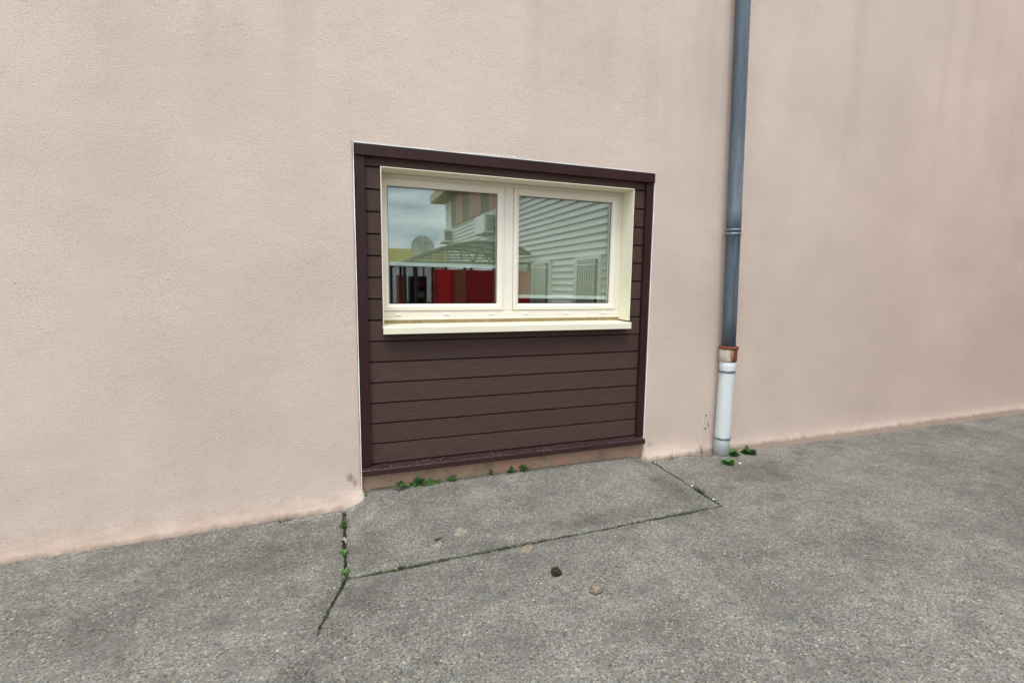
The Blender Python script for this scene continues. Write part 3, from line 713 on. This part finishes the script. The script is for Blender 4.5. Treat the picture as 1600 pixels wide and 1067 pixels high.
for (ya, yb, nn_) in ((-.94, -.89, 160), (-1.08, -1.02, 260), (-1.2, -1.16, 25)):
    for i in range(nn_):
        y = rnd.uniform(ya, yb); blade(x_left(y)+rnd.gauss(0, .004), y, rnd.uniform(.008, .018), .0014)
for i in range(900):
    x = rnd.choice((rnd.uniform(.02, .5), rnd.uniform(2.26, 2.6)))
    y = .022 if x < 1 else -.078
    if fb(x, 1, 1, 8) > .12: blade(x, y+rnd.gauss(0, .006), rnd.uniform(.006, .014), .0013)
o = from_data('joint_moss', V, F, 'grass_green'); o['kind'] = 'stuff'; o['label'] = 'moss and fine grass filling the joint round the slab'

def stone(name, pos, r, mat, label, seed, squash=.6, cat='stone', sink=.25, group=None, el=1.0):
    bm = bmesh.new(); bmesh.ops.create_icosphere(bm, subdivisions=3, radius=1.0)
    for v in bm.verts:
        k = 1+.5*noise.noise(v.co*1.3+Vector((seed*3.1, 0, 0)))+.3*noise.noise(v.co*3.7+Vector((0, seed, 0)))+.12*noise.noise(v.co*9+Vector((0, seed, 0)))
        v.co = Vector((v.co.x*el, v.co.y, v.co.z*squash))*k*r
    z = surf_z(pos[0], pos[1])+r*squash*(1-2*sink)
    for v in bm.verts: v.co += Vector((pos[0], pos[1], z))
    return tag(from_bm(name, bm, mat, None, True), label, cat, group)
stone('earth_clod', (.872, -1.150), .024, 'clod_dark', 'dark clod of earth lying on the pavement', 12, .85, 'clod', .1)
stone('pebble', (.828, -1.242), .012, 'stone_tan', 'small brown pebble just in front of the dark clod', 2, .7, 'pebble', .1)
stone('stone', (1.0, -1.332), .026, 'stone_tan', 'tan stone on the pavement right of the dark clod', 3, .6, 'stone', .1, el=1.15)
stone('embedded_stone', (.372, -.690), .036, 'stone_crust', 'pale stone set in the slab near its front edge', 4, .55, 'stone', .72)
stone('embedded_stone', (.512, -.600), .046, 'stone_crust', 'larger pale lump set in the slab behind the other pale stone', 5, .5, 'stone', .80, el=1.15)
stone('embedded_stone', (.822, -.885), .040, 'stone_tan', 'flat tan stone just outside the front joint of the slab', 6, .5, 'stone', .82, el=1.3)
stone('pebble', (2.207, -.555), .0065, 'stone_white', 'white pebble in the right joint behind the grass tuft', 7, .8, 'pebble', .1)
stone('pebble', (2.200, -.775), .0065, 'stone_white', 'white pebble in the right joint near the front corner', 8, .8, 'pebble', .1)
# dead leaf in the left joint
V, F = leaf_mesh(.075, .024, 2, .1, .15)
dl = from_data('dead_leaf', [(p[0], p[1], p[2]+.006*math.sin(p[0]*90)) for p in V], F, 'leaf_dead', None, True)
dl.location = (-.118, -.485, surf_z(-.128, -.45)+.004); dl.rotation_euler = (R(10), 0, R(98)); tag(dl, 'curled dead brown leaf lying in the left joint', 'leaf')
V, F = leaf_mesh(.032, .010, 1, .1, .3)
dl = from_data('dead_leaf', V, F, 'stone_white', None, True)
dl.location = (2.905, -.285, surf_z(2.9, -.28)+.006); dl.rotation_euler = (R(10), 0, R(20)); tag(dl, 'small whitish dry leaf beside the weed at the standpipe', 'leaf')
V, F = leaf_mesh(.055, .008, 1, .1, .2)
dl = from_data('dead_leaf', V, F, 'clod_dark', None, True)
dl.location = (.345, -.652, surf_z(.36, -.65)+.004); dl.rotation_euler = (R(8), 0, R(12)); tag(dl, 'thin brown dry leaf behind the pale stone on the slab', 'leaf')
# loose grit along the wall foot and on the slab
rnd = random.Random(11); V, F = [], []
def grit(x, y, r):
    z = surf_z(x, y)+r*.3; k = len(V); a = rnd.uniform(0, 6.28)
    pts = [(math.cos(a+q*1.571)*r*rnd.uniform(.7, 1.3), math.sin(a+q*1.571)*r*rnd.uniform(.7, 1.3), rnd.uniform(-.2, .3)*r) for q in range(4)]
    V.extend([(x+p[0], y+p[1], z+p[2]) for p in pts]+[(x, y, z+r*.8), (x, y, z-r*.7)])
    for q in range(4): F.append((k+q, k+(q+1) % 4, k+4)); F.append((k+(q+1) % 4, k+q, k+5))
for i in range(130):
    x = rnd.uniform(2.2, 2.86); grit(x, -.075-abs(rnd.gauss(0, .035)), rnd.uniform(.0015, .005))
for i in range(120): x = rnd.uniform(-.6, -.05); grit(x, -.085-abs(rnd.gauss(0, .015)), rnd.uniform(.002, .0045))
for i in range(700): grit(rnd.uniform(-.9, 3.4), -.1-2.0*rnd.random()**1.0, rnd.uniform(.0015, .0040))
for i in range(90): grit(rnd.uniform(.02, 2.1), rnd.uniform(-.06, .02), rnd.uniform(.0015, .0035))
o = from_data('grit', V, F, 'stone_pale'); o['kind'] = 'stuff'; o['label'] = 'loose pale grit along the foot of the wall'

rnd = random.Random(19); V, F = [], []
for i in range(1500):
    q = rnd.random()
    if q < .55: x = rnd.uniform(-.12, 2.22); y = y_front(x)+rnd.gauss(0, .007)
    elif q < .80: y = rnd.uniform(-1.15, -.10); x = x_left(y)+rnd.gauss(0, .010)
    else: y = rnd.uniform(-.85, -.08); x = x_right(y)+rnd.gauss(0, .007)
    if fb(x, y, 4, 5) > -.12: grit(x, y, rnd.uniform(.0015, .0042))
o = from_data('soil_crumbs', V, F, 'joint_soil'); o['kind'] = 'stuff'; o['label'] = 'dark soil crumbs spilling from the slab joint'

# ------------------------------------------------------------------ across the yard (seen mirrored in the panes)
nb = thing('siding_house', 'white horizontal siding house mirrored in the window panes', 'house')
SX = 4.9; Y0, Y1 = -19.7, -4.2
box('core', SX+.03, 13.0, Y0, Y1, -.4, 4.99, 'panel_pink', nb)
z = -.25; bmesh_shared = None
while z < 4.95:
    far_only = z > 3.70
    prof = [(SX+.030, z), (SX-.028, z+.004), (SX-.028, z+.014), (SX+.024, z+.146), (SX+.030, z+.146)]
    ya, yb = (Y0, -18.3) if far_only else (Y0, Y1)
    if bmesh_shared is None or far_only != bmesh_shared[1]:
        b = prism('siding_board', [(p[0], p[1]-z) for p in prof], 'y', ya, yb, 'siding_white', nb); bmesh_shared = (b.data, far_only)
        b.location.z = z
    else:
        b = bpy.data.objects.new('siding_board', bmesh_shared[0]); COL.objects.link(b); b.parent = nb; b.location.z = z
    z += .15
ys = [-18.3, -17.3, -16.1, -15.1, -13.5, -12.5, -11.3, -10.2, -8.8, -7.6, -6.2, -5.0, Y1]
for i in range(len(ys)-1):
    box('cladding_strip', SX-.05-(.03 if i % 2 else 0), SX+.028, ys[i]+.002, ys[i+1]-.002, 3.725, 4.985, 'panel_pink' if i % 2 else 'panel_olive', nb)
rf = box('roof', SX-.60, 13.5, Y0-.5, Y1+.3, 5.03, 5.32, 'roof_grey', nb)
box('fascia', SX-.65, SX-.601, Y0-.5, Y1+.3, 5.02, 5.36, 'fascia_beige', rf)
box('fascia', SX-.65, 13.5, Y0-.55, Y0-.501, 5.02, 5.36, 'fascia_beige', rf)
box('soffit', SX-.60, SX-.4, Y0-.5, Y1+.3, 4.99, 5.029, 'soffit_mauve', rf)
box('soffit', SX-.399, SX+.029, Y0-.5, Y1+.3, 4.992, 5.029, 'soffit_brown', rf)
for (ya, yb) in ((-8.5, -7.45), (-6.1, -5.02)):
    w_ = box('house_window', SX-.07, SX+.02, ya, yb, .25, 1.87, 'white_metal', nb, .005)
    box('pane', SX-.085, SX-.071, ya+.09, yb-.09, .34, 1.78, 'pane_dark', w_)
    for k in range(9):
        yy = ya+.12+(yb-ya-.24)*k/8; tube('grille_bar', [(SX-.15, yy, .30), (SX-.15, yy, 1.82)], .012, 'white_metal', w_, 6)
    for zz in (.42, 1.66): tube('grille_rail', [(SX-.15, ya+.02, zz), (SX-.15, yb-.02, zz)], .016, 'white_metal', w_, 6)
for (ya, yb, za, zb, lab) in ((-13.1, -12.0, 2.92, 3.52, 'air conditioner high on the siding house, nearer of two'), (-19.3, -18.3, 3.1, 3.62, 'air conditioner near the far corner of the siding house')):
    a = thing('air_conditioner', lab, 'air conditioner', group='air conditioners on the siding house')
    box('casing', SX-.40, SX-.05, ya, yb, za, zb, 'white_metal', a, .015)
    for k in range(7):
        zz = za+.08+(zb-za-.16)*k/6; box('louvre', SX-.33, SX-.06, yb+.001, yb+.014, zz-.020, zz+.020, 'pane_dark', a)
    for yy in (ya+.2, yb-.2): box('bracket', SX-.40, SX-.02, yy-.02, yy+.02, za-.05, za-.001, 'steel_dark', a)
# arched steel canopy
cn = thing('canopy', 'arched dark steel canopy mirrored in the window', 'canopy')
arc = [(1.46, 1.74), (1.74, 1.88), (2.37, 2.13), (2.85, 2.25), (3.32, 2.32), (3.79, 2.29), (4.40, 2.20), (4.74, 2.05)]
prism('roof_sheet', arc+[(x, z+.025) for x, z in reversed(arc)], 'y', -11.6, -8.45, 'canopy_sheet', cn)
for yy in (-8.5, -10.0, -11.5):
    t_ = tube('truss', [(x, yy, z-.03) for x, z in arc], .03, 'steel_dark', cn, 6)
    tube('chord', [(1.46, yy, 1.76), (4.74, yy, 1.80)], .03, 'steel_dark', t_, 6)
    tube('chord', [(2.05, yy, 1.99), (4.70, yy, 2.02)], .022, 'steel_dark', t_, 6)
    for (xa, za, xb, zb) in ((1.75, 1.78, 2.05, 1.97), (2.37, 1.78, 2.37, 2.1), (2.85, 1.8, 2.85, 2.22), (3.2, 1.8, 3.32, 2.28), (3.6, 1.8, 3.32, 2.28), (3.6, 1.8, 3.79, 2.26), (4.1, 1.8, 3.79, 2.26), (4.1, 1.8, 4.4, 2.17)):
        tube('web_bar', [(xa, yy, za), (xb, yy, zb)], .016, 'steel_dark', t_, 6)
for xx in (1.46, 1.74, 2.15, 3.13, 3.73, 4.70):
    for yy in (-8.5, -11.5): box('post', xx-.035, xx+.035, yy-.035, yy+.035, -.35, 1.78, 'steel_dark', cn)
# red screen in front of the canopy
rs = thing('red_screen', 'red metal screen mirrored at the bottom of the window', 'screen')
xs = [(2.12, 2.20, 'red_dark'), (2.20, 2.55, 'red_bright'), (2.55, 2.63, 'red_dark'), (2.63, 2.93, 'red_brown'), (2.93, 3.75, 'red_dark'), (3.75, 4.62, 'red_bright')]
for i, (xa, xb, m) in enumerate(xs): box('screen_panel', xa+.002, xb-.002, -8.26-(.02 if i % 2 else 0), -8.20-(.02 if i % 2 else 0), -.30, 1.585, m, rs, .006)
for xx in (2.16, 3.3, 4.5): box('screen_post', xx-.03, xx+.03, -8.36, -8.29, -.35, 1.56, 'steel_dark', rs)
cb = thing('rusty_cabinet', 'rusty red brown cabinet under the mirrored canopy', 'cabinet')
box('body', 1.50, 1.72, -10.6, -10.0, -.3, 1.46, 'cabinet_rust', cb, .01); box('door', 1.53, 1.69, -9.998, -9.97, -.1, .85, 'red_dark', cb, .005)
kb = thing('tool_rack', 'black tool rack under the mirrored canopy', 'rack')
box('carcass', 1.86, 2.30, -10.8, -10.2, -.3, 1.44, 'cabinet_black', kb, .01)
for zz, m in ((.45, 'cabinet_rust'), (.85, 'stone_tan'), (1.15, 'cabinet_rust')): box('shelf_bin', 1.93, 2.22, -10.198, -10.10, zz, zz+.16, m, kb, .01)
# yellow and grey warehouse beyond, satellite dish, hedge
wh = thing('warehouse', 'low grey warehouse with yellow ribbed top band, mirrored in the left pane', 'warehouse')
box('wall', -9, 9.0, -30, -22.05, -.5, 2.30, 'grey_cladding', wh)
box('band', -9, 9.0, -30, -22.0, 2.301, 2.97, 'yellow_sheet', wh)
for k in range(4): box('rib', -9, 9.0, -21.999, -21.96, 2.38+k*.15, 2.42+k*.15, 'yellow_rib', wh)
box('gutter', -9, 9.0, -21.999, -21.9, 2.24, 2.30, 'white_metal', wh)
sd_ = thing('satellite_dish', 'pale round satellite dish on a mast, mirrored in the left pane', 'dish')
vs, fs = [], []
for j in range(7):
    rr = .35*j/6
    for i in range(32): a = 6.28318*i/32; vs.append((2.50+rr*math.cos(a), -12.0-.10*(1-(rr/.35)**2), 2.36+rr*math.sin(a)))
for j in range(6):
    for i in range(32): fs.append((j*32+i, j*32+(i+1) % 32, (j+1)*32+(i+1) % 32, (j+1)*32+i))
o = from_data('reflector', vs, fs, 'dish_grey', sd_, True); md = o.modifiers.new('thickness', 'SOLIDIFY'); md.thickness = .012
tube('rim', [(2.50+.35*math.cos(6.28318*i/32), -12.0, 2.36+.35*math.sin(6.28318*i/32)) for i in range(33)], .012, 'clamp_grey', sd_, 6)
tube('mast', [(2.50, -11.93, -.35), (2.50, -11.93, 2.70)], .035, 'clamp_grey', sd_, 10)
tube('crossbar', [(2.28, -11.94, 2.50), (2.72, -11.94, 2.50)], .018, 'clamp_grey', sd_, 8)
hd = bmesh.new(); bmesh.ops.create_grid(hd, x_segments=120, y_segments=10, size=.5)
for v in hd.verts:
    x = v.co.x*16; t = v.co.y
    v.co = Vector((x, -21.2+t*.9+.1*fb(x, t, 0, 2), -.4+(.62+.18*fb(x, t, 3, 1.5))*math.cos(t*2.9)+.05*fb(x, t, 1, 9)))
tag(from_bm('hedge', hd, 'hedge_green', None, True), 'low green hedge before the grey warehouse, mirrored in left pane', 'hedge')
